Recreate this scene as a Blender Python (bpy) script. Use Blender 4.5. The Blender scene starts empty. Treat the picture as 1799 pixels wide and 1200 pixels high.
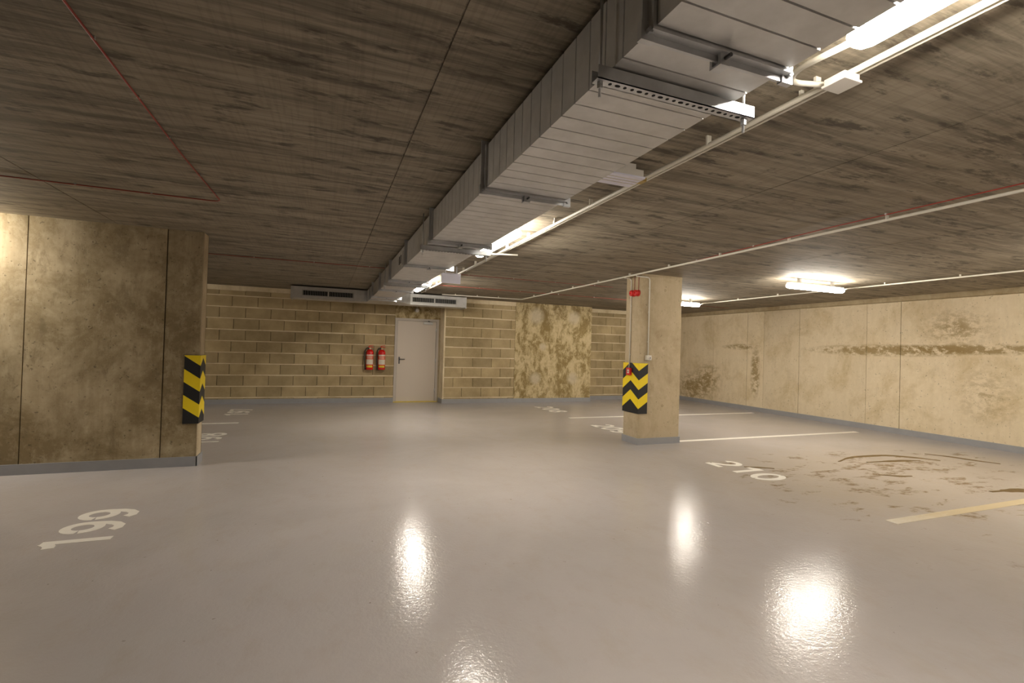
import bpy, bmesh, math, random
from mathutils import Vector, Matrix
random.seed(7)
PI = math.pi
scene = bpy.context.scene
COL = scene.collection

# ------------------------------------------------------------------ camera
CAM_Z, YAW, PITCH, ROLL, FPX = 1.40, 0.36851, 0.01304, 0.0294, 851.6
def camera():
    cy, sy = math.cos(YAW), math.sin(YAW)
    F = Vector((sy*math.cos(PITCH), cy*math.cos(PITCH), math.sin(PITCH)))
    R = Vector((cy, -sy, 0)); U = R.cross(F)
    c, s = math.cos(ROLL), math.sin(ROLL)
    R2 = c*R + s*U; U2 = -s*R + c*U
    cd = bpy.data.cameras.new('camera'); co = bpy.data.objects.new('camera', cd)
    cd.sensor_fit = 'HORIZONTAL'; cd.sensor_width = 36; cd.lens = FPX/1799*36
    cd.clip_start = 0.02; cd.clip_end = 100
    m = Matrix((R2, U2, -F)).transposed().to_4x4(); m.translation = (0, 0, CAM_Z)
    co.matrix_world = m; COL.objects.link(co); scene.camera = co
camera()
# ------------------------------------------------------------------ world, exposure, lamp strength
wd = bpy.data.worlds.new('world'); scene.world = wd; wd.use_nodes = True
wd.node_tree.nodes['Background'].inputs[0].default_value = (0.0, 0.0, 0.0, 1)
scene.view_settings.view_transform = 'Standard'
scene.view_settings.look = 'None'
scene.view_settings.gamma = 1
scene.view_settings.use_curve_mapping = False
scene.view_settings.exposure = 0.0
LAMP = 125.0
LAMP_COL = (1.0, 0.925, 0.82)

# ------------------------------------------------------------------ dimensions (metres)
HC = 2.577                 # ceiling
YB, YP = 12.02, 11.60      # back wall recess, back wall pier face
YL0, YL1, XL = 6.235, 6.455, -1.28
XR = 10.066
XW, YR = -8.0, -7.0
PX0, PX1, PY0, PY1 = 4.415, 5.182, 6.10, 6.487
SEAM_X = 0.42

# ------------------------------------------------------------------ materials
M = {}
class NT:
    def __init__(s, name):
        s.m = bpy.data.materials.new(name); s.m.use_nodes = True
        s.t = s.m.node_tree; s.b = s.t.nodes['Principled BSDF']; M[name] = s.m
    def n(s, typ, **kw):
        nd = s.t.nodes.new(typ)
        for k, v in kw.items(): setattr(nd, k, v)
        return nd
    def l(s, a, b): s.t.links.new(a, b)
    def pos(s, scale=(1, 1, 1), loc=(0, 0, 0)):
        g = s.n('ShaderNodeNewGeometry'); mp = s.n('ShaderNodeMapping')
        mp.inputs['Scale'].default_value = scale; mp.inputs['Location'].default_value = loc
        s.l(g.outputs['Position'], mp.inputs['Vector']); return mp.outputs[0]
    def noise(s, scale, vec, detail=4, rough=.6, dist=0):
        nd = s.n('ShaderNodeTexNoise'); nd.inputs['Scale'].default_value = scale
        nd.inputs['Detail'].default_value = detail; nd.inputs['Roughness'].default_value = rough
        nd.inputs['Distortion'].default_value = dist
        s.l(vec, nd.inputs['Vector']); return nd.outputs[0]
    def ramp(s, fac, stops):
        r = s.n('ShaderNodeValToRGB'); e = r.color_ramp.elements
        while len(e) < len(stops): e.new(0.5)
        for el, (p, c) in zip(e, stops):
            el.position = p; el.color = (c, c, c, 1) if isinstance(c, (int, float)) else (*c, 1)
        s.l(fac, r.inputs[0]); return r.outputs[0]
    def mix(s, fac, a, b, mode='MIX'):
        x = s.n('ShaderNodeMix', data_type='RGBA', blend_type=mode)
        for i, v in ((0, fac), (6, a), (7, b)):
            if hasattr(v, 'links'): s.l(v, x.inputs[i])
            else: x.inputs[i].default_value = v if i == 0 else ((*v, 1) if len(v) == 3 else v)
        return x.outputs[2]
    def math(s, op, a, b=0.0):
        x = s.n('ShaderNodeMath', operation=op)
        for i, v in ((0, a), (1, b)):
            if hasattr(v, 'links'): s.l(v, x.inputs[i])
            else: x.inputs[i].default_value = v
        return x.outputs[0]
    def bump(s, h, strength=.3, dist=.01):
        b = s.n('ShaderNodeBump'); b.inputs['Strength'].default_value = strength; b.inputs['Distance'].default_value = dist
        s.l(h, b.inputs['Height']); s.l(b.outputs[0], s.b.inputs['Normal'])
    def sep(s):
        g = s.n('ShaderNodeNewGeometry'); x = s.n('ShaderNodeSeparateXYZ'); s.l(g.outputs['Position'], x.inputs[0]); return x.outputs
    def rnd(s): return s.n('ShaderNodeObjectInfo').outputs['Random']
    def color(s, c):
        if hasattr(c, 'links'): s.l(c, s.b.inputs['Base Color'])
        else: s.b.inputs['Base Color'].default_value = (*c, 1)
    def set(s, **k):
        for a, v in k.items():
            i = s.b.inputs[a.replace('_', ' ').title() if a not in ('IOR',) else a]
            if hasattr(v, 'links'): s.l(v, i)
            else: i.default_value = v
    def blob(s, cy, cz, ry, rz, axes=(1, 2)):
        """1 inside an ellipse round a world point, falling to 0 outside"""
        x = s.sep()
        a = s.math('MULTIPLY', s.math('SUBTRACT', x[axes[0]], cy), 1/ry); b = s.math('MULTIPLY', s.math('SUBTRACT', x[axes[1]], cz), 1/rz)
        d = s.math('SQRT', s.math('ADD', s.math('MULTIPLY', a, a), s.math('MULTIPLY', b, b)))
        return s.math('MAXIMUM', s.math('SUBTRACT', 1.0, d), 0.0)

def plain(name, col, rough=.5, metal=0, spec=.5):
    t = NT(name); t.color(col); t.set(roughness=rough, metallic=metal); t.b.inputs['Specular IOR Level'].default_value = spec
    return t

def concrete(name, base, dark, pale, patch=(.42, .62), vstreak=.35, rnd=.12, pits=True, seed=0):
    t = NT(name)
    v = t.pos((1, 1, 1), (seed*3.1, seed*1.7, seed)); vs = t.pos((7, 7, .35), (seed, seed*2.3, 0))
    big = t.noise(1.6, v, 6, .65, .4); fine = t.noise(14, v, 5, .7); st = t.noise(1.3, vs, 5, .65)
    c = t.mix(t.ramp(big, [(patch[0], 0), (patch[1], 1)]), dark, base)
    c = t.mix(t.math('MULTIPLY', t.ramp(st, [(.45, 0), (.72, 1)]), vstreak), c, dark)
    c = t.mix(t.math('MULTIPLY', t.ramp(fine, [(.5, 0), (.75, 1)]), .45), c, pale)
    mid = t.noise(5.0, t.pos((1.3, 1.3, .55), (seed, seed, 1)), 9, .78, .2)
    c = t.mix(t.math('MULTIPLY', t.ramp(mid, [(.53, 0), (.63, 1)]), vstreak*.9), c, tuple(x*.75 for x in dark))
    c = t.mix(t.math('MULTIPLY', t.ramp(mid, [(.36, 1), (.46, 0)]), .35), c, pale)
    if pits:
        pit = t.ramp(t.noise(32, v, 2, .5), [(.27, 1), (.33, 0)])
        c = t.mix(t.math('MULTIPLY', pit, .55), c, tuple(x*.3 for x in dark))
    if rnd:
        h = t.n('ShaderNodeHueSaturation'); t.l(c, h.inputs['Color'])
        t.l(t.math('ADD', t.math('MULTIPLY', t.rnd(), rnd*2), 1-rnd), h.inputs['Value']); c = h.outputs[0]
    t.set(roughness=.85)
    t.bump(t.math('ADD', t.math('MULTIPLY', big, .4), fine), .35, .006)
    return t, c

def make_materials():
    t, c = concrete('left_wall_concrete', (.46, .37, .225), (.25, .185, .09), (.56, .47, .31), (.40, .58), .6); t.color(c)
    # right wall: pale beige, with an old brown water mark running along it
    t, c = concrete('right_wall_concrete', (.70, .59, .405), (.57, .455, .27), (.78, .68, .50), (.34, .52), .25, .05, seed=2)
    nz = t.noise(6, t.pos((1, 1, 1.6)), 8, .78)
    for cy, cz, ry, rz, k in ((6.2, 1.56, 1.75, .13, 2.2), (4.7, 1.60, 1.7, .10, 2.0), (9.6, 1.60, .7, .09, 1.6), (5.0, 1.95, .65, .42, .9),
                              (9.12, .95, .17, .75, 1.9), (10.7, .7, .6, .6, 1.2), (4.6, .85, .5, .6, .6), (11.3, .4, .8, .6, 1.3)):
        f = t.math('MINIMUM', t.math('MULTIPLY', t.math('MULTIPLY', t.blob(cy, cz, ry, rz), t.ramp(nz, [(.44, 0), (.56, 1)])), k), .8)
        c = t.mix(f, c, (.27, .18, .06))
    t.color(c)
    t, c = concrete('pillar_concrete', (.50, .405, .26), (.37, .285, .165), (.57, .47, .32), (.3, .55), .2, 0, seed=4); t.color(c)
    t, c = concrete('plain_concrete', (.42, .34, .21), (.28, .21, .11), (.48, .40, .27), (.35, .6), .3, .05, seed=5); t.color(c)
    # mottled pier: thin pale skim over brown concrete
    t = NT('mottled_concrete'); v = t.pos()
    a = t.noise(3.4, t.pos((1.2, 1, .7)), 10, .80, .3); b = t.noise(11, v, 4, .7)
    c = t.mix(t.ramp(a, [(.45, 0), (.54, 1)]), (.25, .178, .065), (.58, .47, .27))
    c = t.mix(t.math('MULTIPLY', t.ramp(b, [(.45, 0), (.65, 1)]), .5), c, (.38, .285, .13))
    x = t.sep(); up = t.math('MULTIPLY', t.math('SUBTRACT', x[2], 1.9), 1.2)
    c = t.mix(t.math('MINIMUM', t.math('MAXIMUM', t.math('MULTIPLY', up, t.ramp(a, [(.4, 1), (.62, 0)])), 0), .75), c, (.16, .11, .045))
    for bx, bz, br in ((5.15, .62, .2), (5.15, 2.25, .26), (6.25, .62, .2), (6.25, 2.25, .22), (5.35, 1.45, .12)):
        c = t.mix(t.math('MINIMUM', t.math('MULTIPLY', t.math('MULTIPLY', t.blob(bx, bz, br, br, (0, 2)), t.ramp(b, [(.3, .5), (.6, 1)])), 1.6), .8), c, (.55, .47, .33))
    t.color(c); t.set(roughness=.9); t.bump(a, .3, .01)
    # blocks
    t = NT('block'); v = t.pos(); a = t.noise(22, v, 4, .7); b = t.noise(2.2, v, 4, .6)
    c = t.mix(t.ramp(b, [(.35, 0), (.65, 1)]), (.31, .235, .120), (.44, .342, .188))
    c = t.mix(t.math('MULTIPLY', t.ramp(a, [(.45, 0), (.75, 1)]), .35), c, (.42, .33, .19))
    h = t.n('ShaderNodeHueSaturation'); t.l(c, h.inputs['Color']); t.l(t.math('ADD', t.math('MULTIPLY', t.rnd(), .28), .86), h.inputs['Value'])
    t.color(h.outputs[0]); t.set(roughness=.95); t.bump(a, .5, .006)
    t, c = concrete('mortar', (.76, .655, .45), (.55, .445, .27), (.84, .74, .54), (.35, .6), .1, 0, False, 6); t.color(c)
    plain('joint_shadow', (.10, .075, .04), .95)
    # ceiling: board-marked, streaks across the room
    t = NT('ceiling_concrete'); s1 = t.pos((.55, 9, 1)); s2 = t.pos((2.2, 26, 1)); v = t.pos()
    a = t.noise(1.0, s1, 6, .68, .3); b = t.noise(1.0, s2, 4, .65); g = t.noise(.9, v, 5, .6); k = t.noise(1.0, t.pos((3.2, 11, 1)), 5, .7)
    c = t.mix(t.ramp(a, [(.38, 0), (.62, 1)]), (.125, .103, .070), (.285, .240, .172))
    c = t.mix(t.math('MULTIPLY', t.ramp(b, [(.48, 0), (.62, 1)]), .6), c, (.36, .306, .228))
    c = t.mix(t.math('MULTIPLY', t.ramp(k, [(.545, 0), (.64, 1)]), .85), c, (.058, .045, .028))
    c = t.mix(t.math('MULTIPLY', t.ramp(g, [(.45, 0), (.7, 1)]), .3), c, (.20, .155, .095))
    ribs = t.noise(1.0, t.pos((60, 2.5, 1)), 2, .5)
    c = t.mix(t.math('MULTIPLY', t.ramp(ribs, [(.5, 0), (.62, 1)]), .16), c, (.07, .05, .03))
    h = t.n('ShaderNodeHueSaturation'); t.l(c, h.inputs['Color']); t.l(t.math('ADD', t.math('MULTIPLY', t.rnd(), .14), .93), h.inputs['Value'])
    t.color(h.outputs[0]); t.set(roughness=.75); t.bump(t.math('ADD', b, t.math('MULTIPLY', a, .6)), .45, .008)
    # floor: grey epoxy paint with dust and dried mud on the right hand bay
    t = NT('floor_paint'); v = t.pos(); big = t.noise(.55, v, 5, .6, .5); sm = t.noise(5.5, t.pos((1, .6, 1)), 6, .7)
    c = t.mix(t.ramp(big, [(.35, 0), (.68, 1)]), (.405, .370, .350), (.465, .426, .408))
    c = t.mix(t.math('MULTIPLY', t.ramp(sm, [(.50, 0), (.80, 1)]), .30), c, (.36, .29, .21))
    mud = t.noise(2.1, t.pos((1.0, 1.9, 1)), 8, .72, .3); d = t.noise(9, t.pos((1, 1.7, 1)), 4, .7)
    reg = t.math('ADD', t.blob(7.0, 3.9, 3.4, 1.7, (0, 1)), t.math('MULTIPLY', t.blob(5.3, 3.2, 2.2, 2.4, (0, 1)), .35))
    dust = t.math('MINIMUM', t.math('MULTIPLY', reg, .55), .35)
    c = t.mix(dust, c, (.40, .315, .205))
    f = t.math('MULTIPLY', t.ramp(t.math('ADD', mud, t.math('MULTIPLY', reg, .13)), [(.625, 0), (.685, 1)]), t.ramp(d, [(.40, .2), (.55, 1)]))
    f = t.math('MULTIPLY', f, t.math('MINIMUM', t.math('MULTIPLY', reg, 3), .85))
    c = t.mix(f, c, (.155, .090, .028))
    sp = t.ramp(t.noise(24, v, 2, .5), [(.745, 0), (.77, 1)])
    c = t.mix(t.math('MULTIPLY', sp, .5), c, (.13, .10, .07))
    t.color(c)
    r = t.math('ADD', t.math('MULTIPLY', t.ramp(sm, [(.4, 0), (.75, 1)]), .05), .125)
    t.set(roughness=t.math('ADD', r, t.math('MULTIPLY', f, .12)))
    t.b.inputs['Specular IOR Level'].default_value = .20
    t.bump(t.math('ADD', t.noise(38, v, 3, .65), t.math('MULTIPLY', t.noise(7, v, 2, .5), .4)), .14, .010)
    t = NT('skirting_paint'); a = t.noise(6, t.pos(), 4, .6)
    t.color(t.mix(a, (.26, .26, .265), (.34, .34, .345))); t.set(roughness=.4)
    # metals
    def galv(name, c0, c1, rough):
        t = NT(name); a = t.noise(9, t.pos(), 4, .6); t.color(t.mix(t.ramp(a, [(.35, 0), (.65, 1)]), c0, c1)); t.set(metallic=.72, roughness=rough)
    galv('galvanised_sheet', (.55, .545, .53), (.64, .635, .62), .42)
    galv('galvanised_steel', (.50, .51, .52), (.60, .61, .62), .38)
    plain('dark_steel', (.10, .10, .105), .45, .8)
    plain('slot_black', (.006, .006, .006), .9)
    plain('grille_metal', (.52, .51, .48), .4, .6)
    # paints, plastics
    plain('white_plastic', (.66, .62, .56), .45)
    plain('ivory_plastic', (.70, .66, .56), .5)
    plain('sign_white', (.76, .75, .86), .35)
    t = NT('line_paint'); a = t.noise(8, t.pos((1, 2, 1)), 6, .75); reg = t.blob(6.3, 2.7, 2.3, .8, (0, 1))
    c = t.mix(t.math('MULTIPLY', t.ramp(a, [(.4, 0), (.7, 1)]), .2), (.78, .74, .66), (.55, .47, .34))
    c = t.mix(t.math('MINIMUM', t.math('MULTIPLY', reg, t.ramp(a, [(.3, .8), (.6, 1.6)])), .8), c, (.52, .40, .20)); t.color(c); t.set(roughness=.5)
    plain('guard_black', (.012, .012, .012), .55)
    plain('guard_yellow', (.88, .66, .010), .5)
    plain('red_paint', (.62, .012, .008), .25)
    plain('red_plastic', (.60, .016, .014), .4)
    plain('red_cable', (.28, .028, .014), .5)
    plain('black_rubber', (.012, .012, .012), .5)
    plain('label_white', (.70, .62, .50), .5); plain('label_red', (.68, .09, .03), .5); plain('label_yellow', (.75, .52, .04), .5)
    plain('door_paint', (.62, .545, .455), .4); plain('frame_paint', (.50, .45, .39), .45)
    plain('yellow_paint', (.72, .55, .03), .5)
    plain('brass', (.45, .33, .12), .35, .9)
    t = NT('mud'); a = t.noise(14, t.pos(), 5, .7); t.color(t.mix(a, (.085, .050, .014), (.20, .13, .045))); t.set(roughness=.95); t.bump(a, .6, .01)
    t = NT('lamp_diffuser'); t.color((.9, .9, .88)); t.b.inputs['Emission Color'].default_value = (*LAMP_COL, 1); t.b.inputs['Emission Strength'].default_value = LAMP
make_materials()

# ------------------------------------------------------------------ mesh helpers
class MB:
    def __init__(s): s.bm = bmesh.new()
    def box(s, x0, x1, y0, y1, z0, z1):
        v = [s.bm.verts.new(p) for p in ((x0,y0,z0),(x1,y0,z0),(x1,y1,z0),(x0,y1,z0),(x0,y0,z1),(x1,y0,z1),(x1,y1,z1),(x0,y1,z1))]
        for f in ((3,2,1,0),(4,5,6,7),(0,1,5,4),(1,2,6,5),(2,3,7,6),(3,0,4,7)): s.bm.faces.new([v[i] for i in f])
        return s
    def rings(s, rings, closed=True, caps=True, smooth=False):
        rv = [[s.bm.verts.new(p) for p in r] for r in rings]; n = len(rv[0])
        for a, b in zip(rv, rv[1:]):
            for i in range(n if closed else n-1):
                f = s.bm.faces.new((a[i], a[(i+1) % n], b[(i+1) % n], b[i])); f.smooth = smooth
        if caps and closed:
            s.bm.faces.new(rv[0][::-1]); s.bm.faces.new(rv[-1])
        return s
    def tube(s, pts, r, seg=10):
        pts = [Vector(p) for p in pts]; rings = []; up = None
        for i, p in enumerate(pts):
            d = (pts[min(i+1, len(pts)-1)] - pts[max(i-1, 0)]).normalized()
            if up is None: up = Vector((0, 0, 1)) if abs(d.z) < .9 else Vector((1, 0, 0))
            a = d.cross(up).normalized(); b = a.cross(d).normalized(); up = b
            rr = r[i] if isinstance(r, (list, tuple)) else r
            rings.append([p + a*rr*math.cos(2*PI*k/seg) + b*rr*math.sin(2*PI*k/seg) for k in range(seg)])
        return s.rings(rings, smooth=True)
    def lathe(s, prof, c=(0, 0, 0), axis='z', seg=20, smooth=True):
        """prof: list of (radius, height)"""
        rings = []
        for r, h in prof:
            q = []
            for k in range(seg):
                a = 2*PI*k/seg; x, y = r*math.cos(a), r*math.sin(a)
                p = {'z': (x, y, h), 'y': (x, h, y), 'x': (h, x, y)}[axis]
                q.append(tuple(p[i]+c[i] for i in range(3)))
            rings.append(q)
        return s.rings(rings, smooth=smooth)
    def prism(s, poly, axis, a, b):
        def P(u, v, w): return {'x': (w, u, v), 'y': (u, w, v), 'z': (u, v, w)}[axis]
        A = [s.bm.verts.new(P(u, v, a)) for u, v in poly]; B = [s.bm.verts.new(P(u, v, b)) for u, v in poly]
        n = len(poly); s.bm.faces.new(A[::-1]); s.bm.faces.new(B)
        for i in range(n): s.bm.faces.new((A[i], A[(i+1) % n], B[(i+1) % n], B[i]))
        return s
    def mesh(s, name, mat, bevel=0):
        if bevel:
            bmesh.ops.bevel(s.bm, geom=list(s.bm.edges), offset=bevel, segments=2, affect='EDGES', profile=.6)
        bmesh.ops.recalc_face_normals(s.bm, faces=s.bm.faces)
        me = bpy.data.meshes.new(name); s.bm.to_mesh(me); s.bm.free(); me.materials.append(M[mat]); return me
    def build(s, name, mat, parent=None, bevel=0):
        return link(name, s.mesh(name, mat, bevel), parent)
def link(name, data, parent=None, loc=None):
    o = bpy.data.objects.new(name, data); COL.objects.link(o)
    if parent: o.parent = parent
    if loc: o.location = loc
    return o
def tag(o, label, cat, group=None, kind=None):
    o['label'] = label; o['category'] = cat
    if group: o['group'] = group
    if kind: o['kind'] = kind
    return o
def thing(name, label, cat, loc=(0, 0, 0), group=None, kind=None):
    return tag(link(name, None, None, loc), label, cat, group, kind)
def copy_tree(o, parent=None, loc=None, rz=None):
    c = o.copy(); COL.objects.link(c); c.parent = parent
    if loc is not None: c.location = loc
    if rz is not None: c.rotation_euler.z = rz
    for ch in list(o.children): copy_tree(ch, c)
    return c
def rel(parent, name, mb, mat, bevel=0):
    """part built in world coordinates below an Empty that stands elsewhere"""
    bmesh.ops.translate(mb.bm, verts=mb.bm.verts, vec=-Vector(parent.location))
    return mb.build(name, mat, parent, bevel)
def fillet(pts, r, n=5):
    """round the corners of a polyline"""
    pts = [Vector(p) for p in pts]; out = [pts[0]]
    for a, b, c in zip(pts, pts[1:], pts[2:]):
        d0 = (a-b).normalized(); d1 = (c-b).normalized(); rr = min(r, (a-b).length*.45, (c-b).length*.45)
        p0, p1 = b+d0*rr, b+d1*rr
        for i in range(n+1):
            t = i/n; out.append((1-t)**2*p0 + 2*t*(1-t)*b + t*t*p1)
    return out + [pts[-1]]

# ================================================================== STRUCTURE
def structure():
    tag(MB().box(XW, XR+.3, YR, YB+.3, -.2, 0).build('floor', 'floor_paint'), 'grey painted epoxy garage floor with dried mud on the right', 'floor', kind='structure')
    # ceiling slab and the formwork panels cast into it
    ce = tag(MB().box(XW, XR+.3, YR, YB+.3, HC+.008, HC+.25).build('ceiling', 'ceiling_concrete'), 'dark board-marked concrete ceiling', 'ceiling', kind='structure')
    xs = [XW] + [SEAM_X + 2.48*k for k in range(-3, 4)] + [XR]; ys = [YR] + [-5.2 + 2.48*k for k in range(0, 7)] + [YB]
    cache = {}
    for xa, xb in zip(xs, xs[1:]):
        for ya, yb in zip(ys, ys[1:]):
            w, d = round(xb-xa-.009, 3), round(yb-ya-.002, 3)
            if (w, d) not in cache: cache[w, d] = MB().box(-w/2, w/2, -d/2, d/2, 0, .008).mesh('panel', 'ceiling_concrete')
            link('panel', cache[w, d], ce, ((xa+xb)/2, (ya+yb)/2, HC))
    # right wall: cast panels with open joints
    wr = tag(MB().box(XR+.012, XR+.3, YR, YB+.3, 0, HC).build('wall_right', 'joint_shadow'), 'pale beige cast concrete wall along the right side', 'wall', kind='structure')
    ys = [YR, -4.6, -2.2, .2, 2.6, 5.85, 6.46, 7.93, 8.88, 9.38, 10.53, YB]
    for i, (a, b) in enumerate(zip(ys, ys[1:])):
        off = (.0, .004, .0, .003)[i % 4]
        MB().box(XR-off, XR+.012, a+.004, b-.004, 0, HC-.10).build('panel', 'right_wall_concrete', wr)
    m = MB().prism([(XR+.012, HC-.10), (XR-.03, HC-.085), (XR-.035, HC), (XR+.012, HC)], 'y', YR, YB)
    tag(m.build('trim_1', 'plain_concrete'), 'rough concrete ledge where the right wall meets the ceiling', 'trim', kind='structure')
    # left wall stub
    wl = tag(MB().box(XW, XL-.006, YL0+.012, YL1-.012, 0, HC).build('wall_left', 'joint_shadow'), 'brown stained concrete wall end on the left', 'wall', kind='structure')
    xs = [XW, -6.44, -5.22, -4.0, -2.788, -1.618, XL]
    for i, (a, b) in enumerate(zip(xs, xs[1:])):
        MB().box(a+(.005 if i else 0), b-(.005 if b < XL else 0), YL0+(.003 if i % 2 else 0), YL0+.012, 0, HC).build('panel', 'left_wall_concrete', wl)
        MB().box(a+(.005 if i else 0), b-(.005 if b < XL else 0), YL1-.012, YL1, 0, HC).build('panel', 'left_wall_concrete', wl)
    MB().box(XL-.006, XL, YL0, YL1, 0, HC).build('end_face', 'pillar_concrete', wl)
    ring = MB()
    ring.rings([[(r*math.cos(2*PI*k/14), y, r*math.sin(2*PI*k/14)) for k in range(14)] for r, y in ((.020, .0), (.018, -.003), (.013, -.003), (.011, .0))], caps=False)
    ringm = ring.mesh('tie_hole', 'plain_concrete')
    for x, z in ((-2.26, 2.368), (-2.266, 1.49), (-2.266, .604), (-3.4, 2.37), (-3.4, 1.49), (-3.4, .604)):
        link('tie_hole', ringm, wl, (x, YL0, z))
    # unseen sides of the hall
    tag(MB().box(XW-.2, XW, YR, YB+.3, 0, HC).build('wall_left_side', 'plain_concrete'), 'concrete side wall beyond the left bays', 'wall', kind='structure')
    tag(MB().box(XW, XR+.3, YR-.2, YR, 0, HC).build('wall_rear', 'plain_concrete'), 'concrete wall behind the viewer', 'wall', kind='structure')
    return ringm
TIE = structure()

# ------------------------------------------------------------------ block masonry
CH, BL, J = 0.247, 0.50, 0.017
def masonry(parent, x0, x1, yf, ztop, shift, zmin=0.0):
    """courses of hollow blocks: pale bed joints nearly flush, narrow dark upright joints"""
    cache = {}
    n = int(math.ceil(ztop/CH))
    for r in range(n):
        z0 = r*CH - .10; z1 = z0 + CH - J
        z0 = max(z0, 0); z1 = min(z1, ztop)
        if z1 - z0 < .03 or z0 < zmin: continue
        zb = min(z1+J, ztop)
        MB().box(x0, x1, yf+.003+random.uniform(-.002, .001), yf+.028, z1-.006, zb+.006).build('mortar_bed', 'mortar', parent)
        x = x0 - (shift + (r % 2)*BL*.5 + random.uniform(-.03, .03)) % BL
        while x < x1 - .02:
            a, b = max(x, x0), min(x+BL, x1)-.006
            if b-a > .04:
                k = (round(b-a, 2), round(z1-z0, 3))
                if k not in cache:
                    m = MB().box(0, k[0], 0, .03, 0, k[1]); cache[k] = m.mesh('block', 'block', .003)
                link('block', cache[k], parent, (a, yf + random.uniform(-.003, .003), z0))
            x += BL
    ZT = n*CH - .10 - J
    if ZT < ztop: pass
def back_walls():
    zt = HC - .10
    # recess with the steel door
    wb = tag(MB().box(XW, 1.585, YB+.028, YB+.3, 0, HC).build('wall_back', 'joint_shadow'), 'concrete block wall with the two extinguishers, left of the steel door', 'wall', kind='structure')
    masonry(wb, XW, 1.585, YB, zt, .13)
    MB().box(XW, 1.585, YB-.012, YB+.028, zt, HC).build('top_band', 'mortar', wb)
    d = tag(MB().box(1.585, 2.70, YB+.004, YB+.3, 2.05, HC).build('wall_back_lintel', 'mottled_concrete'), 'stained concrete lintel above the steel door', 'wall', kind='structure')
    tag(MB().box(2.66, 2.70, YB, YB+.3, 0, 2.05).build('wall_back_reveal', 'plain_concrete'), 'narrow concrete strip right of the steel door', 'wall', kind='structure')
    # projecting block bay and concrete pier
    wp = tag(MB().box(2.73, 4.56, YP+.028, YB+.3, 0, HC).build('wall_back_bay', 'joint_shadow'), 'projecting block wall right of the steel door', 'wall', kind='structure')
    masonry(wp, 2.735, 4.56, YP, zt, .30)
    MB().box(2.735, 4.56, YP-.004, YP+.028, zt, HC).build('top_band', 'mortar', wp)
    MB().box(2.70, 2.735, YP-.002, YB+.3, 0, HC).build('return_face', 'mortar', wp)
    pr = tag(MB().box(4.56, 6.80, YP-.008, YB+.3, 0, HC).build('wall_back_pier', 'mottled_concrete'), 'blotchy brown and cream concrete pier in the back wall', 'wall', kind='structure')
    wc = tag(MB().box(6.80, XR+.012, YB+.028, YB+.3, 0, HC).build('wall_back_corner', 'joint_shadow'), 'pale block wall behind the pillar in the far corner', 'wall', kind='structure')
    masonry(wc, 6.80, XR, YB, zt, .05)
    MB().box(6.80, XR, YB-.015, YB+.028, zt, HC).build('top_band', 'mortar', wc)
    # skirting
    def skirt(name, poly, label):
        m = MB(); h, t = .105, .014
        for (xa, ya), (xb, yb), (nx, ny) in poly:
            x0, x1 = sorted((xa, xb)); y0, y1 = sorted((ya, yb))
            if nx: m.box(min(xa, xa+nx*t), max(xa, xa+nx*t), y0, y1, 0, h)
            else: m.box(x0, x1, min(ya, ya+ny*t), max(ya, ya+ny*t), 0, h)
        tag(m.build(name, 'skirting_paint'), label, 'baseboard', kind='structure')
    skirt('baseboard_back', [((XW, YB-.004), (1.585, YB-.004), (0, -1))], 'grey painted skirting under the extinguisher wall')
    skirt('baseboard_back_bay', [((2.70, YP-.01), (6.80, YP-.01), (0, -1)), ((2.70, YP-.024), (2.70, YB), (-1, 0)), ((6.80, YP-.024), (6.80, YB), (1, 0))], 'grey painted skirting round the projecting back wall')
    skirt('baseboard_back_corner', [((6.814, YB-.004), (XR, YB-.004), (0, -1))], 'grey painted skirting in the far right corner')
    skirt('baseboard_right', [((XR-.004, YR), (XR-.004, YB), (-1, 0))], 'grey painted skirting along the right wall')
    skirt('baseboard_left', [((XW, YL0), (XL+.01, YL0), (0, -1)), ((XL, YL0-.014), (XL, YL1), (1, 0)), ((XW, YL1), (XL+.014, YL1), (0, 1))], 'grey painted skirting round the left wall end')
back_walls()

def door():
    d = thing('door_1', 'pale steel fire door with a closer in the back wall', 'door', (2.12, YB, 0), kind='structure')
    x0, x1, zt = 1.585, 2.66, 2.05
    f = MB().box(x0, x0+.06, YB-.012, YB+.12, 0, zt).box(x1-.06, x1, YB-.012, YB+.12, 0, zt).box(x0+.06, x1-.06, YB-.012, YB+.12, zt-.06, zt)
    rel(d, 'door_frame', f, 'frame_paint')
    leaf = rel(d, 'door_leaf', MB().box(x0+.064, x1-.064, YB+.002, YB+.06, .012, zt-.064), 'door_paint', .003)
    rel(d, 'backing', MB().box(x0, x1, YB+.12, YB+.3, 0, zt), 'frame_paint')
    rel(d, 'threshold', MB().box(x0, x1, YB-.06, YB+.11, 0, .010), 'yellow_paint')
    def sub(name, mb, mat, bevel=0):
        bmesh.ops.translate(mb.bm, verts=mb.bm.verts, vec=-Vector(d.location)); return mb.build(name, mat, leaf, bevel)
    sub('escutcheon', MB().box(1.690, 1.722, YB-.006, YB+.002, .93, 1.10), 'dark_steel', .002)
    sub('handle', MB().tube(fillet([(1.706, YB+.002, 1.045), (1.706, YB-.05, 1.045), (1.835, YB-.05, 1.045)], .02), .010), 'dark_steel')
    sub('door_closer', MB().box(2.27, 2.50, YB-.05, YB+.002, 1.915, 1.975), 'grille_metal', .005)
    sub('closer_arm', MB().tube([(2.42, YB-.03, 1.985), (2.36, YB-.16, 1.990), (2.40, YB-.02, 2.005)], .009, 8), 'dark_steel')
    for z in (.28, 1.02, 1.78): sub('hinge', MB().lathe([(.011, z-.05), (.011, z+.05)], (x1-.062, YB-.006, 0), 'z', 10), 'galvanised_steel')
door()

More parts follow.
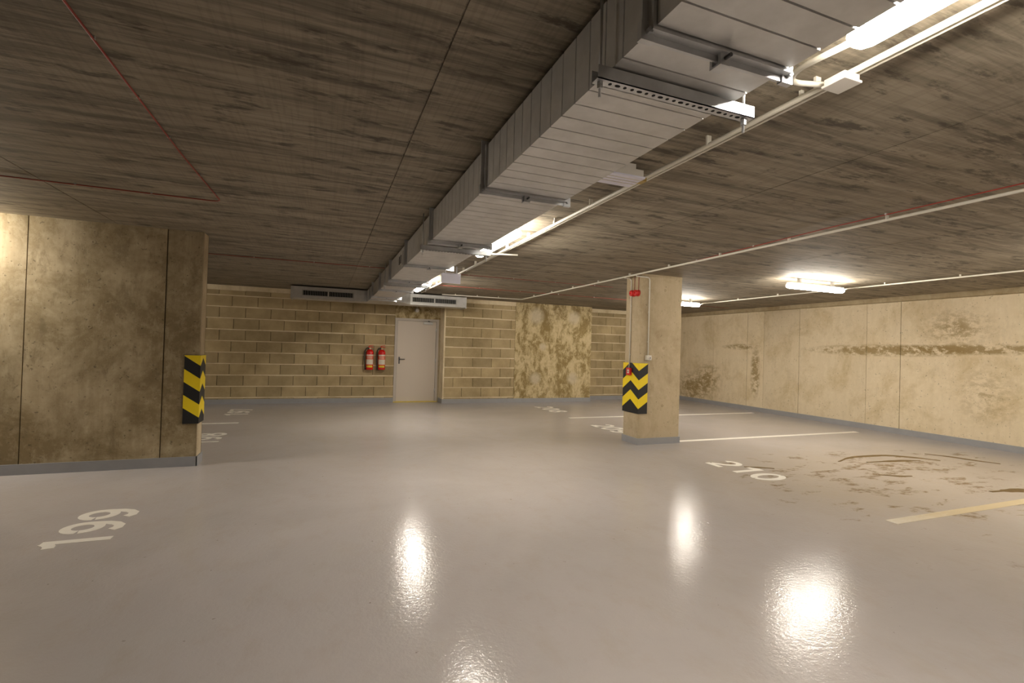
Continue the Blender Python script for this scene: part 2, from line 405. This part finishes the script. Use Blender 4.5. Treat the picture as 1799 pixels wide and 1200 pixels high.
def pillar():
    p = thing('pillar', 'free-standing rectangular concrete pillar in the middle of the garage', 'pillar', ((PX0+PX1)/2, (PY0+PY1)/2, 0))
    c = .012
    poly = [(PX0+c, PY0), (PX1-c, PY0), (PX1, PY0+c), (PX1, PY1-c), (PX1-c, PY1), (PX0+c, PY1), (PX0, PY1-c), (PX0, PY0+c)]
    rel(p, 'shaft', MB().prism(poly, 'z', 0, HC), 'pillar_concrete')
    t = .010; q = [(PX0-t, PY0-t), (PX1+t, PY0-t), (PX1+t, PY1+t), (PX0-t, PY1+t)]
    m = MB(); m.rings([[(x, y, 0) for x, y in q], [(x, y, .098) for x, y in q]])
    rel(p, 'skirting', m, 'skirting_paint')
    for x, z in ((4.853, 1.461), (4.853, .58), (4.853, 2.35)): link('tie_hole', TIE, p, (x-p.location.x, PY0-p.location.y, z))
pillar()

# ------------------------------------------------------------------ corner guards
def clip_poly(poly, axis, val, keep_less):
    out = []
    for i in range(len(poly)):
        a, b = poly[i], poly[(i+1) % len(poly)]
        ia = (a[axis] <= val) if keep_less else (a[axis] >= val); ib = (b[axis] <= val) if keep_less else (b[axis] >= val)
        if ia: out.append(a)
        if ia != ib:
            t = (val-a[axis])/(b[axis]-a[axis]); out.append((a[0]+t*(b[0]-a[0]), a[1]+t*(b[1]-a[1])))
    return out
def guard(label, cx, cy, dx, dy, lx, ly, z0, z1, slope=.66, per=.286):
    """L-shaped rubber guard on the corner (cx, cy); legs run along dx (x) and dy (y); chevron valley on the corner"""
    g = thing('corner_guard', label, 'corner guard', (cx, cy, z0), 'striped corner guards')
    t = .012; ox, oy = -dx*t, -dy*t
    poly = [(0, 0), (dx*lx, 0), (dx*lx, oy), (ox, oy), (ox, dy*ly), (0, dy*ly)]
    b = MB().prism(poly, 'z', 0, z1-z0); b.build('rubber_body', 'guard_black', g)
    H = z1-z0; k = 0; top = H - .115
    for j in range(3):
        a = top - j*per; bnd = (a, a + per/2)
        m = MB(); any_ = False
        for leg, L in ((0, lx), (1, ly)):
            L2 = L + t
            P = [(0, bnd[0]), (L2, bnd[0]+slope*L2), (L2, bnd[1]+slope*L2), (0, bnd[1])]
            P = clip_poly(clip_poly(P, 1, 0.0005, False), 1, H-.0005, True)
            if len(P) < 3: continue
            any_ = True; e = .0012
            pts = []
            if leg == 0:
                pts = [[(ox+dx*s, oy-dy*w, z) for s, z in P] for w in (0, e)]
            else:
                pts = [[(ox-dx*w, oy+dy*s, z) for s, z in P] for w in (0, e)]
            m.rings(pts)
        if any_: m.build('yellow_stripe', 'guard_yellow', g)
GZ0, GZ1 = .465, 1.225
guard('black and yellow chevron guard on the front corner of the pillar', PX0, PY0, 1, 1, .150, .1925, GZ0, GZ1)
guard('black and yellow chevron guard on the rear corner of the pillar, behind the call point', PX0, PY1, 1, -1, .150, .1925, GZ0, GZ1)
guard('black and yellow chevron guard on the front corner of the left wall end', XL, YL0, -1, 1, .140, .109, .465, 1.215, .70, .284)
guard('thin sliver of striped guard on the rear corner of the left wall end', XL, YL1, -1, -1, .140, .109, .465, 1.215, .70, .284)

# ================================================================== VENTILATION
DX0, DX1, DZ0, DZ1 = .825, 1.330, 2.300, 2.545
JOINTS = [-3.35, -1.86, -.37, 1.13, 2.63, 4.10, 5.48, 6.88, 8.20, 9.55]
def duct_ring(y, e): return [(DX0-e, y, DZ0-e), (DX1+e, y, DZ0-e), (DX1+e, y, DZ1+e), (DX0-e, y, DZ1+e)]
def duct():
    D = thing('ventilation_duct', 'long galvanised rectangular air duct under the ceiling', 'air duct', (1.08, 4.0, DZ0))
    for a, b in zip(JOINTS, JOINTS[1:]):
        n = max(6, int((b-a)/.105)); st = (b-a-.06)/n; rings = [duct_ring(a+.001, 0)]
        for i in range(n+1):
            y = a + .03 + i*st
            rings += [duct_ring(y-.0035, 0), duct_ring(y-.002, -.006), duct_ring(y+.002, -.006), duct_ring(y+.0035, 0)]
        rings.append(duct_ring(b-.001, 0))
        rel(D, 'duct_section', MB().rings(rings, caps=False), 'galvanised_sheet')
    for y in JOINTS:
        m = MB(); e = .030
        for ya, yb in ((y-.030, y-.026), (y-.004, y+.004), (y+.026, y+.030)):
            h = e if abs((ya+yb)/2-y) < .01 else .012
            m.box(DX0-h, DX1+h, ya, yb, DZ0-h, DZ0); m.box(DX0-h, DX1+h, ya, yb, DZ1, DZ1+min(h, .026))
            m.box(DX0-h, DX0, ya, yb, DZ0, DZ1); m.box(DX1, DX1+h, ya, yb, DZ0, DZ1)
        for s in (-1, 1):
            ya, yb = sorted((y+s*.004, y+s*.026))
            m.box(DX0-.012, DX1+.012, ya, yb, DZ0-.012, DZ0); m.box(DX0-.012, DX0, ya, yb, DZ0, DZ1); m.box(DX1, DX1+.012, ya, yb, DZ0, DZ1)
        fl = rel(D, 'flange', m, 'galvanised_steel')
        def sub(name, mb, mat):
            bmesh.ops.translate(mb.bm, verts=mb.bm.verts, vec=-Vector(D.location)); return mb.build(name, mat, fl)
        xm = (DX0+DX1)/2
        c = MB().box(xm-.018, xm+.018, y-.022, y-.012, DZ0-.040, DZ0-.012).box(xm-.018, xm+.018, y+.012, y+.022, DZ0-.040, DZ0-.012).box(xm-.018, xm+.018, y-.022, y+.022, DZ0-.046, DZ0-.040)
        sub('flange_clamp', c, 'galvanised_steel')
        sub('clamp_screw', MB().lathe([(.006, y-.045), (.006, y-.022)], (xm, 0, DZ0-.026), 'y', 8), 'dark_steel')
        for xc in (DX0-.014, DX1+.014):
            sub('corner_bracket', MB().box(xc-.022, xc+.022, y-.010, y+.010, DZ0-.034, DZ0+.02), 'galvanised_steel')
            sub('corner_bolt', MB().lathe([(.009, y-.024), (.009, y-.010)], (xc, 0, DZ0-.010), 'y', 6, False), 'galvanised_steel')
    # inspection plate on the dark side
    pl = rel(D, 'inspection_plate', MB().box(DX0-.007, DX0-.001, 5.75, 6.15, 2.34, 2.50), 'galvanised_sheet')
    for yy in (5.86, 5.98):
        mb = MB().box(DX0-.010, DX0-.007, yy, yy+.05, 2.37, 2.47); bmesh.ops.translate(mb.bm, verts=mb.bm.verts, vec=-Vector(D.location)); mb.build('slot', 'slot_black', pl)
    # flared end and the two branches with grilles
    yb0, yb1 = 10.915, 11.36
    m = MB().rings([[(DX0, 9.551, DZ0), (DX1, 9.551, DZ0), (DX1, 9.551, DZ1), (DX0, 9.551, DZ1)], [(DX0, 10.15, DZ0), (DX1, 10.15, DZ0), (DX1, 10.15, DZ1), (DX0, 10.15, DZ1)],
                    [(DX0, yb0, DZ0), (1.757, yb0, DZ0), (1.757, yb0, DZ1), (DX0, yb0, DZ1)]], caps=False)
    rel(D, 'flared_section', m, 'galvanised_sheet')
    f = MB().box(DX0-.025, DX1+.025, 10.145, 10.155, DZ0-.025, DZ0).box(DX0-.025, DX0, 10.145, 10.155, DZ0, DZ1)
    rel(D, 'flange', f, 'galvanised_steel')
    rel(D, 'collar', MB().box(.755, .845, yb0-.02, yb0+.0, DZ0+.01, DZ1-.02), 'galvanised_steel', .004)
    for xa, xb, g0, g1 in ((-.665, 1.10, -.455, .535), (1.10, 3.030, 1.800, 2.800)):
        br = rel(D, 'branch_box', MB().box(xa, xb, yb0, yb1, DZ0, DZ1), 'galvanised_sheet')
        def sub(name, mb, mat):
            bmesh.ops.translate(mb.bm, verts=mb.bm.verts, vec=-Vector(D.location)); return mb.build(name, mat, br)
        za, zb = 2.368, 2.466; w = .024
        sub('grille_frame', MB().box(g0-w, g1+w, yb0-.014, yb0, za-w, za).box(g0-w, g1+w, yb0-.014, yb0, zb, zb+w).box(g0-w, g0, yb0-.014, yb0, za, zb).box(g1, g1+w, yb0-.014, yb0, za, zb)
            .box((g0+g1)/2-.012, (g0+g1)/2+.012, yb0-.014, yb0, za, zb), 'grille_metal')
        sub('grille_opening', MB().box(g0, g1, yb0-.002, yb0, za, zb), 'slot_black')
        lv = MB(); n = 30
        for i in range(n):
            x = g0 + (i+.5)*(g1-g0)/n; lv.box(x-.002, x+.002, yb0-.012, yb0-.002, za, zb)
        o = sub('louver_blades', lv, 'grille_metal'); o['kind'] = 'stuff'
        fl = MB().box(xa-.02 if xa < 0 else xb-.004, xa+.004 if xa < 0 else xb+.02, yb0-.01, yb1+.01, DZ0-.02, DZ1)
        sub('end_cap', fl, 'galvanised_sheet')
duct()

def support_rail(label, y, x0, x1):
    zr = 2.270; r = thing('support_rail', label, 'support rail', ((x0+x1)/2, y, zr-.03), 'duct hanger rails')
    s = .021; t = .003; zt = DZ0-.0055; zb = zt-.042
    m = MB().box(x0, x1, y-s, y-s+t, zb, zt).box(x0, x1, y+s-t, y+s, zb, zt).box(x0, x1, y-s, y+s, zb-.0, zb+t)
    rel(r, 'channel', m, 'galvanised_steel')
    n = int((x1-x0-.08)/.028)
    for i in range(n):
        x = x0+.055+i*.028; w = .0105 if i % 3 == 1 else .006
        hole = MB().prism([(x+w*math.cos(2*PI*k/8)*1.0, y-.002+.0065*math.sin(2*PI*k/8)) for k in range(8)], 'z', zb-.0009, zb)
        rel(r, 'slot_hole', hole, 'slot_black')
    for x in (DX0-.024-.012, DX1+.058):
        rod = rel(r, 'threaded_rod', MB().lathe([(.005, zb-.05), (.005, HC)], (x, y, 0), 'z', 8), 'galvanised_steel')
        for z in (zb-.011, zb-.022):
            nb = MB().lathe([(.010, z), (.010, z+.010)], (x, y, 0), 'z', 6, False); bmesh.ops.translate(nb.bm, verts=nb.bm.verts, vec=-Vector(r.location)); nb.build('nut', 'galvanised_steel', rod)
support_rail('perforated steel rail on threaded rods under the near end of the duct', 1.335, DX0-.055, DX1+.088)
support_rail('perforated steel rail on threaded rods under the duct beside the middle lamp', 4.33, DX0-.055, DX1+.088)
support_rail('perforated steel rail on threaded rods under the duct near the back wall', 7.25, DX0-.055, DX1+.088)

# ================================================================== LAMPS
LZ = 2.455
def make_lamp():
    L = thing('light_fixture', 'lamp', 'lamp', (0, 0, LZ), 'tubular ceiling lamps')
    h = .60
    def prof(k, n=16):
        a = 2*PI*k/n; return (.056*math.cos(a), .038*math.sin(a)-.004)
    def ring(y, s): return [(prof(k)[0]*s, y, prof(k)[1]*s) for k in range(16)]
    MB().rings([ring(-h, .25), ring(-h+.008, .62), ring(-h+.022, .88), ring(-h+.045, 1), ring(h-.045, 1), ring(h-.022, .88), ring(h-.008, .62), ring(h, .25)], smooth=True).build('diffuser', 'lamp_diffuser', L)
    MB().box(-.036, .036, -h+.02, h-.02, .026, .048).build('housing', 'white_plastic', L, .004)
    for s in (-1, 1):
        MB().box(-.020, .020, s*.36-.02, s*.36+.02, .046, HC-LZ).build('ceiling_clip', 'galvanised_steel', L)
        MB().box(-.062, .062, s*.30-.012, s*.30+.012, .018, .026).build('latch', 'galvanised_steel', L)
    return L
LAMPS = [
 ('nearest tube lamp beside the duct, cut by the top edge of the photo', 1.605, .50, 0),
 ('glowing tube lamp right of the duct at mid distance', 1.605, 4.70, 0),
 ('glowing tube lamp right of the duct closest to the back wall', 1.605, 8.72, 0),
 ('glowing tube lamp right of the pillar, set across the right-hand bays', 7.02, 5.27, 1),
 ('small distant tube lamp partly hidden behind the pillar', 7.02, 8.42, 1),
 ('tube lamp over the right-hand bays beside the viewer', 7.05, 1.9, 1),
 ('tube lamp over the right-hand bays behind the viewer', 7.05, -1.6, 1),
 ('tube lamp over the left bays behind the brown wall, outside the photo', -5.2, 9.2, 1),
 ('tube lamp close to the brown left wall, just outside the photo', -3.75, 5.83, 1),
]
proto = make_lamp()
for i, (lab, x, y, rot) in enumerate(LAMPS):
    o = proto if i == 0 else copy_tree(proto)
    o.location = (x, y, LZ); o.rotation_euler.z = PI/2 if rot else 0; o['label'] = lab

# ================================================================== PIPES AND CABLES
def pipe(name, label, pts, r, mat, clip_at=(), fil=.04, group=None, cat='pipe', clip_name='pipe_clip', clip_mat='ivory_plastic', top=HC):
    t = thing(name, label, cat, pts[0], group)
    rel(t, 'tube', MB().tube(fillet(pts, fil) if len(pts) > 2 else pts, r, 10), mat)
    for x, y, z, ax in clip_at:
        w = r+.002; c = MB()
        if ax == 'x': c.box(x-.006, x+.006, y-w, y+w, z-w*.2, top)
        elif ax == 'y': c.box(x-w, x+w, y-.006, y+.006, z-w*.2, top)
        elif ax == 'pf': c.box(x-w, x+w, y-.002, PY0, z-.008, z+.008)
        elif ax == 'ps': c.box(x-.002, PX0, y-w, y+w, z-.008, z+.008)
        rel(t, clip_name, c, clip_mat)
    return t
# main run beside the lamps
MX, MZ = 1.90, 2.525
pipe('conduit_pipe', 'thick ivory conduit running beside the duct lamps', [(MX, YR, MZ), (MX, 10.4, MZ)], .0125, 'ivory_plastic', [(MX, y, MZ, 'y') for y in [-6+.62*k for k in range(26)]], cat='conduit')
pipe('conduit_pipe', 'thin ivory conduit clipped alongside the thick one by the duct lamps', [(MX+.035, YR, MZ), (MX+.035, 7.0, MZ)], .007, 'ivory_plastic', [(MX+.035, y, MZ, 'y') for y in [-5.9+1.24*k for k in range(10)]], cat='conduit')
pipe('conduit_pipe', 'ivory conduit running over the aisle to the pillar and back wall', [(4.27, YR, 2.54), (4.27, 10.50, 2.54), (2.40, 10.62, 2.54)], .012, 'ivory_plastic',
     [(4.27, y, 2.54, 'y') for y in [-6.4+.9*k for k in range(19)]] + [(x, 10.50+(4.27-x)*.064, 2.54, 'x') for x in (2.7, 3.2, 3.7)], cat='conduit', fil=.05)
pipe('conduit_pipe', 'ivory conduit feeding the lamps over the right-hand bays', [(8.03, YR, 2.54), (8.03, 8.75, 2.54)], .011, 'ivory_plastic', [(8.03, y, 2.54, 'y') for y in [-6.5+.95*k for k in range(16)]], cat='conduit')
for y, lab in ((5.27, 'short ivory feed pipe at the end of the lamp right of the pillar'), (8.42, 'short ivory feed pipe at the end of the small distant lamp')):
    pipe('feed_pipe', lab, [(7.623, y, 2.46), (7.76, y, 2.51), (8.02, y+.03, 2.53)], .008, 'ivory_plastic', fil=.05, cat='pipe')
pipe('feed_pipe', 'bent white pipe leading from the nearest lamp to the conduit', [(1.605, 1.103, 2.452), (1.64, 1.33, 2.49), (1.735, 1.435, 2.515), (1.886, 1.395, 2.520)], .011, 'ivory_plastic', fil=.08, cat='pipe')
pipe('feed_pipe', 'bent white pipe joining the middle lamp to the conduit', [(1.605, 5.312, 2.452), (1.64, 5.45, 2.48), (1.76, 5.42, 2.500), (2.10, 5.33, 2.500)], .010, 'ivory_plastic', fil=.06, cat='pipe')
# drops on the pillar
pipe('conduit_pipe', 'ivory conduit dropping down the pillar side to the red call point', [(4.27, 6.335, 2.53), (PX0-.014, 6.335, 2.525), (PX0-.014, 6.335, 1.178)], .010, 'ivory_plastic',
     [(PX0-.014, 6.335, z, 'ps') for z in (1.35, 1.72, 2.10)], cat='conduit', fil=.06)
pipe('conduit_pipe', 'ivory conduit dropping down the pillar front to the white socket', [(4.27, 6.02, 2.535), (4.30, PY0-.014, 2.525), (4.555, PY0-.014, 2.525), (4.558, PY0-.014, 1.33)], .010, 'ivory_plastic',
     [(4.557, PY0-.014, z, 'pf') for z in (1.55, 2.0, 2.36)], cat='conduit', fil=.06)
# red detector cables
RZ = HC-.012
def red_cable(label, pts, step=.55):
    clips = []; P = [Vector(p) for p in pts]
    for a, b in zip(P, P[1:]):
        n = int((b-a).length/step); ax = 'y' if abs(b.y-a.y) > abs(b.x-a.x) else 'x'
        for i in range(1, n+1):
            c = a + (b-a)*(i/(n+.5)); clips.append((c.x, c.y, c.z, ax))
    pipe('alarm_cable', label, pts, .0045, 'red_cable', clips, fil=.08, cat='cable', clip_name='cable_clip', clip_mat='grille_metal')
red_cable('red cable bending across the dark ceiling on the left', [(-.895, YR, RZ), (-.885, 3.6, RZ), (-.855, 4.72, RZ), (XW, 4.72, RZ)], .49)
red_cable('thin red cable crossing the ceiling between left wall end and duct', [(XW, 7.72, RZ), (4.9, 7.62, RZ)], .8)
red_cable('red cable running beside the aisle conduit towards the pillar', [(4.16, YR, RZ), (4.20, 3.0, RZ), (4.35, 5.3, RZ), (4.38, 7.6, RZ)], .9)
red_cable('faint red cable near the back wall right of the duct', [(1.95, 9.2, RZ), (9.5, 9.45, RZ)], .9)

# boxes
def junction():
    j = thing('junction_box', 'white junction box under the conduit near the top right', 'junction box', (1.885, 1.325, 2.47))
    rel(j, 'lid', MB().box(1.832, 1.932, 1.275, 1.372, 2.478, 2.488), 'white_plastic', .003)
    rel(j, 'box', MB().box(1.840, 1.925, 1.282, 1.365, 2.488, MZ-.013), 'ivory_plastic')
junction()
def flat_panel():
    j = thing('emergency_light', 'flat pale emergency light panel between duct and conduit', 'emergency light', (1.73, 2.62, 2.48))
    rel(j, 'diffuser', MB().box(1.530, 1.838, 2.525, 2.705, 2.480, 2.492), 'sign_white', .003)
    rel(j, 'housing', MB().box(1.545, 1.830, 2.535, 2.695, 2.492, 2.535), 'white_plastic')
    for y in (2.56, 2.60, 2.64): rel(j, 'rib', MB().box(1.540, 1.828, y, y+.006, 2.477, 2.4805), 'white_plastic')
    rel(j, 'bracket', MB().box(1.838, 1.886, 2.58, 2.64, 2.488, 2.512), 'label_yellow' if False else 'brass')
    rel(j, 'ceiling_plate', MB().box(1.60, 1.79, 2.56, 2.66, 2.535, HC), 'white_plastic')
flat_panel()
def hanging_sign():
    j = thing('hanging_sign', 'blank pale violet sign plate hanging beside the far end of the duct', 'sign', (1.70, 6.98, 2.40))
    rel(j, 'plate', MB().box(1.562, 1.850, 6.98, 7.005, 2.323, 2.462), 'sign_white', .004)
    rel(j, 'top_rail', MB().box(1.562, 1.850, 6.972, 7.013, 2.445, 2.470), 'sign_white', .003)
    for x in (1.62, 1.79): rel(j, 'hanger', MB().box(x-.008, x+.008, 6.985, 7.0, 2.47, HC), 'galvanised_steel')
hanging_sign()

# ================================================================== PILLAR FITTINGS
def sounder(label, y, z):
    s = thing('alarm_sounder', label, 'alarm', (PX0, y, z), 'red alarm sounders')
    MB().lathe([(.050, 0), (.050, -.016), (.046, -.022)], (0, 0, 0), 'x', 20).build('base', 'red_plastic', s)
    MB().lathe([(.036, -.022), (.044, -.030), (.047, -.060), (.040, -.070), (.020, -.074), (.004, -.075)], (0, 0, 0), 'x', 20).build('horn', 'red_plastic', s)
    MB().lathe([(.018, -.0745), (.016, -.080), (.004, -.082)], (0, 0, 0), 'x', 12).build('nozzle', 'red_paint', s)
sounder('red alarm sounder on the pillar side, the one nearer the front corner', 6.165, 2.285)
sounder('red alarm sounder on the pillar side, the one next to the conduit', 6.272, 2.290)
for y, lab in ((6.160, 'front of two thin red cables above the alarm sounders'), (6.262, 'rear of two thin red cables above the alarm sounders')):
    pipe('alarm_cable', lab, [(PX0-.008, y, 2.30), (PX0-.008, y-.004, HC-.02)], .004, 'red_cable', cat='cable')
def call_point():
    xg = PX0-.0135
    c = thing('call_point', 'red fire alarm call point on the striped pillar guard', 'call point', (xg, 6.318, 1.09))
    MB().box(-.035, 0, -.052, .052, -.055, .055).build('case', 'red_plastic', c, .006)
    MB().box(-.0375, -.035, -.028, .020, -.028, .030).build('glass_plate', 'label_white', c)
    a = MB().box(-.0385, -.0375, -.020, .014, -.004, .004); a.build('arrow_mark', 'black_rubber', c)
    MB().lathe([(.011, .055), (.011, .085)], (-.018, 0, 0), 'z', 10).build('gland', 'grille_metal', c)
call_point()
def socket():
    s = thing('wall_socket', 'small white socket box above the pillar guard', 'socket', (4.560, PY0, 1.31))
    MB().box(-.042, .042, -.045, 0, -.038, .038).build('box', 'ivory_plastic', s, .005)
    MB().lathe([(.027, -.045), (.027, -.052), (.022, -.054)], (.012, 0, -.002), 'y', 16).build('lid', 'white_plastic', s)
    MB().lathe([(.009, -.054), (.007, -.056)], (.012, 0, -.002), 'y', 10).build('pin_hole', 'dark_steel', s)
socket()
def bell():
    b = thing('wall_sounder', 'round white alarm device on the wall above the steel door', 'alarm', (2.10, YB+.004, 2.255))
    MB().lathe([(.055, 0), (.055, -.02), (.048, -.028)], (0, 0, 0), 'y', 20).build('base', 'ivory_plastic', b)
    MB().lathe([(.045, -.028), (.050, -.05), (.036, -.066), (.018, -.068), (.016, -.058)], (0, 0, 0), 'y', 20).build('dome', 'white_plastic', b)
    MB().tube([(0, -.012, .05), (0, -.012, .32-.002)], .006, 8).build('cable', 'ivory_plastic', b)
bell()

# ================================================================== EXTINGUISHERS
def extinguisher(label, x):
    e = thing('fire_extinguisher', label, 'extinguisher', (x, YB-.11, .785), 'wall mounted fire extinguishers')
    R = .083
    body = MB().lathe([(.070, 0), (.080, .008), (R, .02), (R, .40), (.078, .435), (.060, .462), (.034, .478), (.026, .482)], seg=24).build('cylinder', 'red_paint', e)
    def band(name, z0, z1, a0, a1, mat, r=R+.001):
        n = 10; rings = []
        for i in range(n+1):
            a = math.radians(a0+(a1-a0)*i/n); c, s = math.cos(a), math.sin(a)
            rings.append([(r*c, r*s, z0), (r*c, r*s, z1), ((r-.0008)*c, (r-.0008)*s, z1), ((r-.0008)*c, (r-.0008)*s, z0)])
        MB().rings(rings).build(name, mat, body)
    band('white_label', .325, .360, 205, 330, 'label_white'); band('red_label', .245, .325, 205, 330, 'label_red')
    for k in range(3): band('text_line', .262+k*.020, .270+k*.020, 222, 312, 'label_white', R+.0015)
    band('instruction_label', .125, .245, 205, 330, 'label_white'); band('yellow_sticker', .055, .105, 215, 315, 'label_yellow')
    MB().lathe([(.026, .480), (.026, .505), (.018, .510), (.018, .530)], seg=14).build('valve', 'label_white', e)
    MB().prism([(-.035, .525), (.075, .522), (.080, .535), (-.035, .548)], 'y', -.012, .012).build('carry_handle', 'red_paint', e)
    MB().prism([(-.030, .550), (.070, .572), (.075, .583), (-.030, .566)], 'y', -.011, .011).build('squeeze_lever', 'red_paint', e)
    MB().lathe([(.018, 0), (.018, -.012), (.015, -.014)], (0, -.018, .515), 'y', 14).build('pressure_gauge', 'brass', e)
    MB().tube(fillet([(-.015, -.005, .515), (-.075, -.01, .520), (-.118, -.015, .42), (-.120, -.015, .20), (-.104, -.012, .06)], .06), .011, 10).build('hose', 'black_rubber', e)
    MB().tube([(-.104, -.012, .075), (-.097, -.010, .0)], [.013, .019], 10).build('nozzle', 'black_rubber', e)
    MB().box(-.03, .03, .085, .108, .30, .50).box(-.03, .03, R-.004, .09, .40, .43).build('wall_bracket', 'dark_steel', e)
extinguisher('red fire extinguisher on the block wall, left of the pair', 1.005)
extinguisher('red fire extinguisher on the block wall, right of the pair beside the door', 1.280)

# ================================================================== FLOOR PAINT
PT = .0015
def stripe(label, x0, x1, yc, w=.10):
    m = MB().box(x0, x1, yc-w/2, yc+w/2, 0, PT)
    tag(m.build('parking_line', 'line_paint'), label, 'parking line', 'painted bay lines')
stripe('white bay line running from the pillar to the right wall', 5.20, 9.44, 6.21)
stripe('white bay line behind the pillar, between numbers 208 and 209', 4.71, 9.70, 8.83)
stripe('dirty cream bay line at the right edge, beyond number 210', 4.585, 9.5, 2.71)
stripe('short white bay line seen past the left wall end, between 197 and 198', -6.2, -1.31, 9.285)
def ribbon(m, pts, w, xf, top):
    P = [Vector((p[0], p[1])) for p in pts]; L, Rr = [], []
    for i, p in enumerate(P):
        d0 = (P[i]-P[i-1]).normalized() if i else None; d1 = (P[i+1]-P[i]).normalized() if i < len(P)-1 else None
        d = ((d0 or d1)+(d1 or d0)).normalized(); n = Vector((-d.y, d.x))
        k = w/2/max(.5, n.dot(Vector((-(d1 or d0).y, (d1 or d0).x))))
        L.append(p+n*k); Rr.append(p-n*k)
    m.rings([[xf(a.x, a.y, 0), xf(b.x, b.y, 0), xf(b.x, b.y, top), xf(a.x, a.y, top)] for a, b in zip(L, Rr)])
def arc(cx, cy, rx, ry, a0, a1, n=14): return [(cx+rx*math.cos(math.radians(a0+(a1-a0)*i/n)), cy+ry*math.sin(math.radians(a0+(a1-a0)*i/n))) for i in range(n+1)]
W_ = .165
GLYPH = {   # strokes in a box 0.6 wide, 1 high
 '0': [arc(.3, .5, .235, .435, 90, 268, 18), arc(.3, .5, .235, .435, 272, 448, 18)],
 '1': [[(.34, 0), (.34, 1.0)], [(.06, .80), (.16, .815), (.25, .87), (.33, .97)]],
 '2': [arc(.3, .70, .225, .235, 165, -20, 12) + [(.40, .42), (.12, .16)], [(.05, .065), (.56, .065)]],
 '7': [[(.04, .935), (.55, .935)], [(.50, .86), (.34, .50), (.24, 0)]],
 '8': [arc(.3, .735, .195, .20, 90, 448, 22), arc(.3, .285, .235, .22, 90, 448, 22)],
 '9': [arc(.3, .68, .235, .255, 176, 0, 12) + [(.535, .58), (.50, .36), (.42, .20), (.30, .105), (.16, .10), (.07, .17)], arc(.3, .68, .235, .255, 184, 352, 14)],
}
def bay_number(text, label, cxs, x_base, x_top, width):
    """digits painted one after another along y; tops point from x_base to x_top"""
    sgn = 1 if x_top > x_base else -1
    t = thing('bay_number', label, 'bay number', ((x_base+x_top)/2, sum(cxs)/len(cxs), 0), 'painted bay numbers')
    for ch, yc in zip(text, cxs):
        m = MB()
        def xf(u, v, z):
            return (x_base + (x_top-x_base)*v, yc - sgn*(u-.3)/.6*width, z)
        for i, st in enumerate(GLYPH[ch]): ribbon(m, st, W_, xf, PT+.0006*i)
        rel(t, 'digit', m, 'line_paint')
bay_number('199', 'white bay number 199 in front of the left wall', (4.13, 4.415, 4.70), -1.335, -1.72, .23)
bay_number('198', 'white bay number 198 just behind the left wall end', (7.63, 7.92, 8.21), -1.31, -1.70, .23)
bay_number('197', 'white bay number 197 near the block wall on the left', (10.36, 10.68, 10.99), -1.31, -1.70, .26)
bay_number('210', 'white bay number 210 in front of the pillar', (4.79, 4.45, 4.15), 4.60, 5.03, .27)
bay_number('209', 'white bay number 209 half hidden by the pillar', (7.80, 7.50, 7.19), 4.67, 5.09, .26)
bay_number('208', 'white bay number 208 farthest back on the right', (10.55, 10.20, 9.83), 4.75, 5.17, .28)

# ------------------------------------------------------------------ dried mud
def mud(label, pts, widths):
    m = MB(); P = [Vector(p) for p in fillet([(x, y, 0) for x, y in pts], .5, 8)]; n = len(P); rings = []
    for i, p in enumerate(P):
        d = (P[min(i+1, n-1)]-P[max(i-1, 0)]).normalized(); q = Vector((-d.y, d.x, 0))
        t = i/(n-1); w = widths*(math.sin(PI*min(max(t, .04), .96))**.6)*(.75+.5*random.random())
        rings.append([p+q*w, p+q*w*.5+Vector((0, 0, .006)), p-q*w*.45+Vector((0, 0, .005)), p-q*w])
    m.rings(rings)
    tag(m.build('mud_streak', 'mud'), label, 'dried mud', 'dried mud on the floor')
mud('long curved ridge of dried mud in the right-hand bay', [(6.5, 4.50), (6.95, 4.66), (7.65, 4.62), (7.95, 4.36), (8.05, 4.15)], .055)
mud('straight dark strip of dried mud inside the curved ridge', [(6.85, 4.36), (7.25, 4.33), (7.55, 4.29), (7.74, 4.23)], .05)
mud('thin broken line of mud nearest the right wall', [(8.38, 4.52), (8.55, 4.30), (8.62, 4.02), (8.72, 3.80)], .04)
mud('thick smear of mud at the right edge above the cream line', [(6.75, 3.02), (7.05, 2.98), (7.4, 2.90), (7.9, 2.86)], .07)
mud('small clump of mud beside the curved ridge', [(6.28, 3.86), (6.45, 3.74), (6.62, 3.70)], .04)
mud('mud smear across the digits of number 210', [(4.93, 4.60), (5.10, 4.52), (5.24, 4.43)], .03)
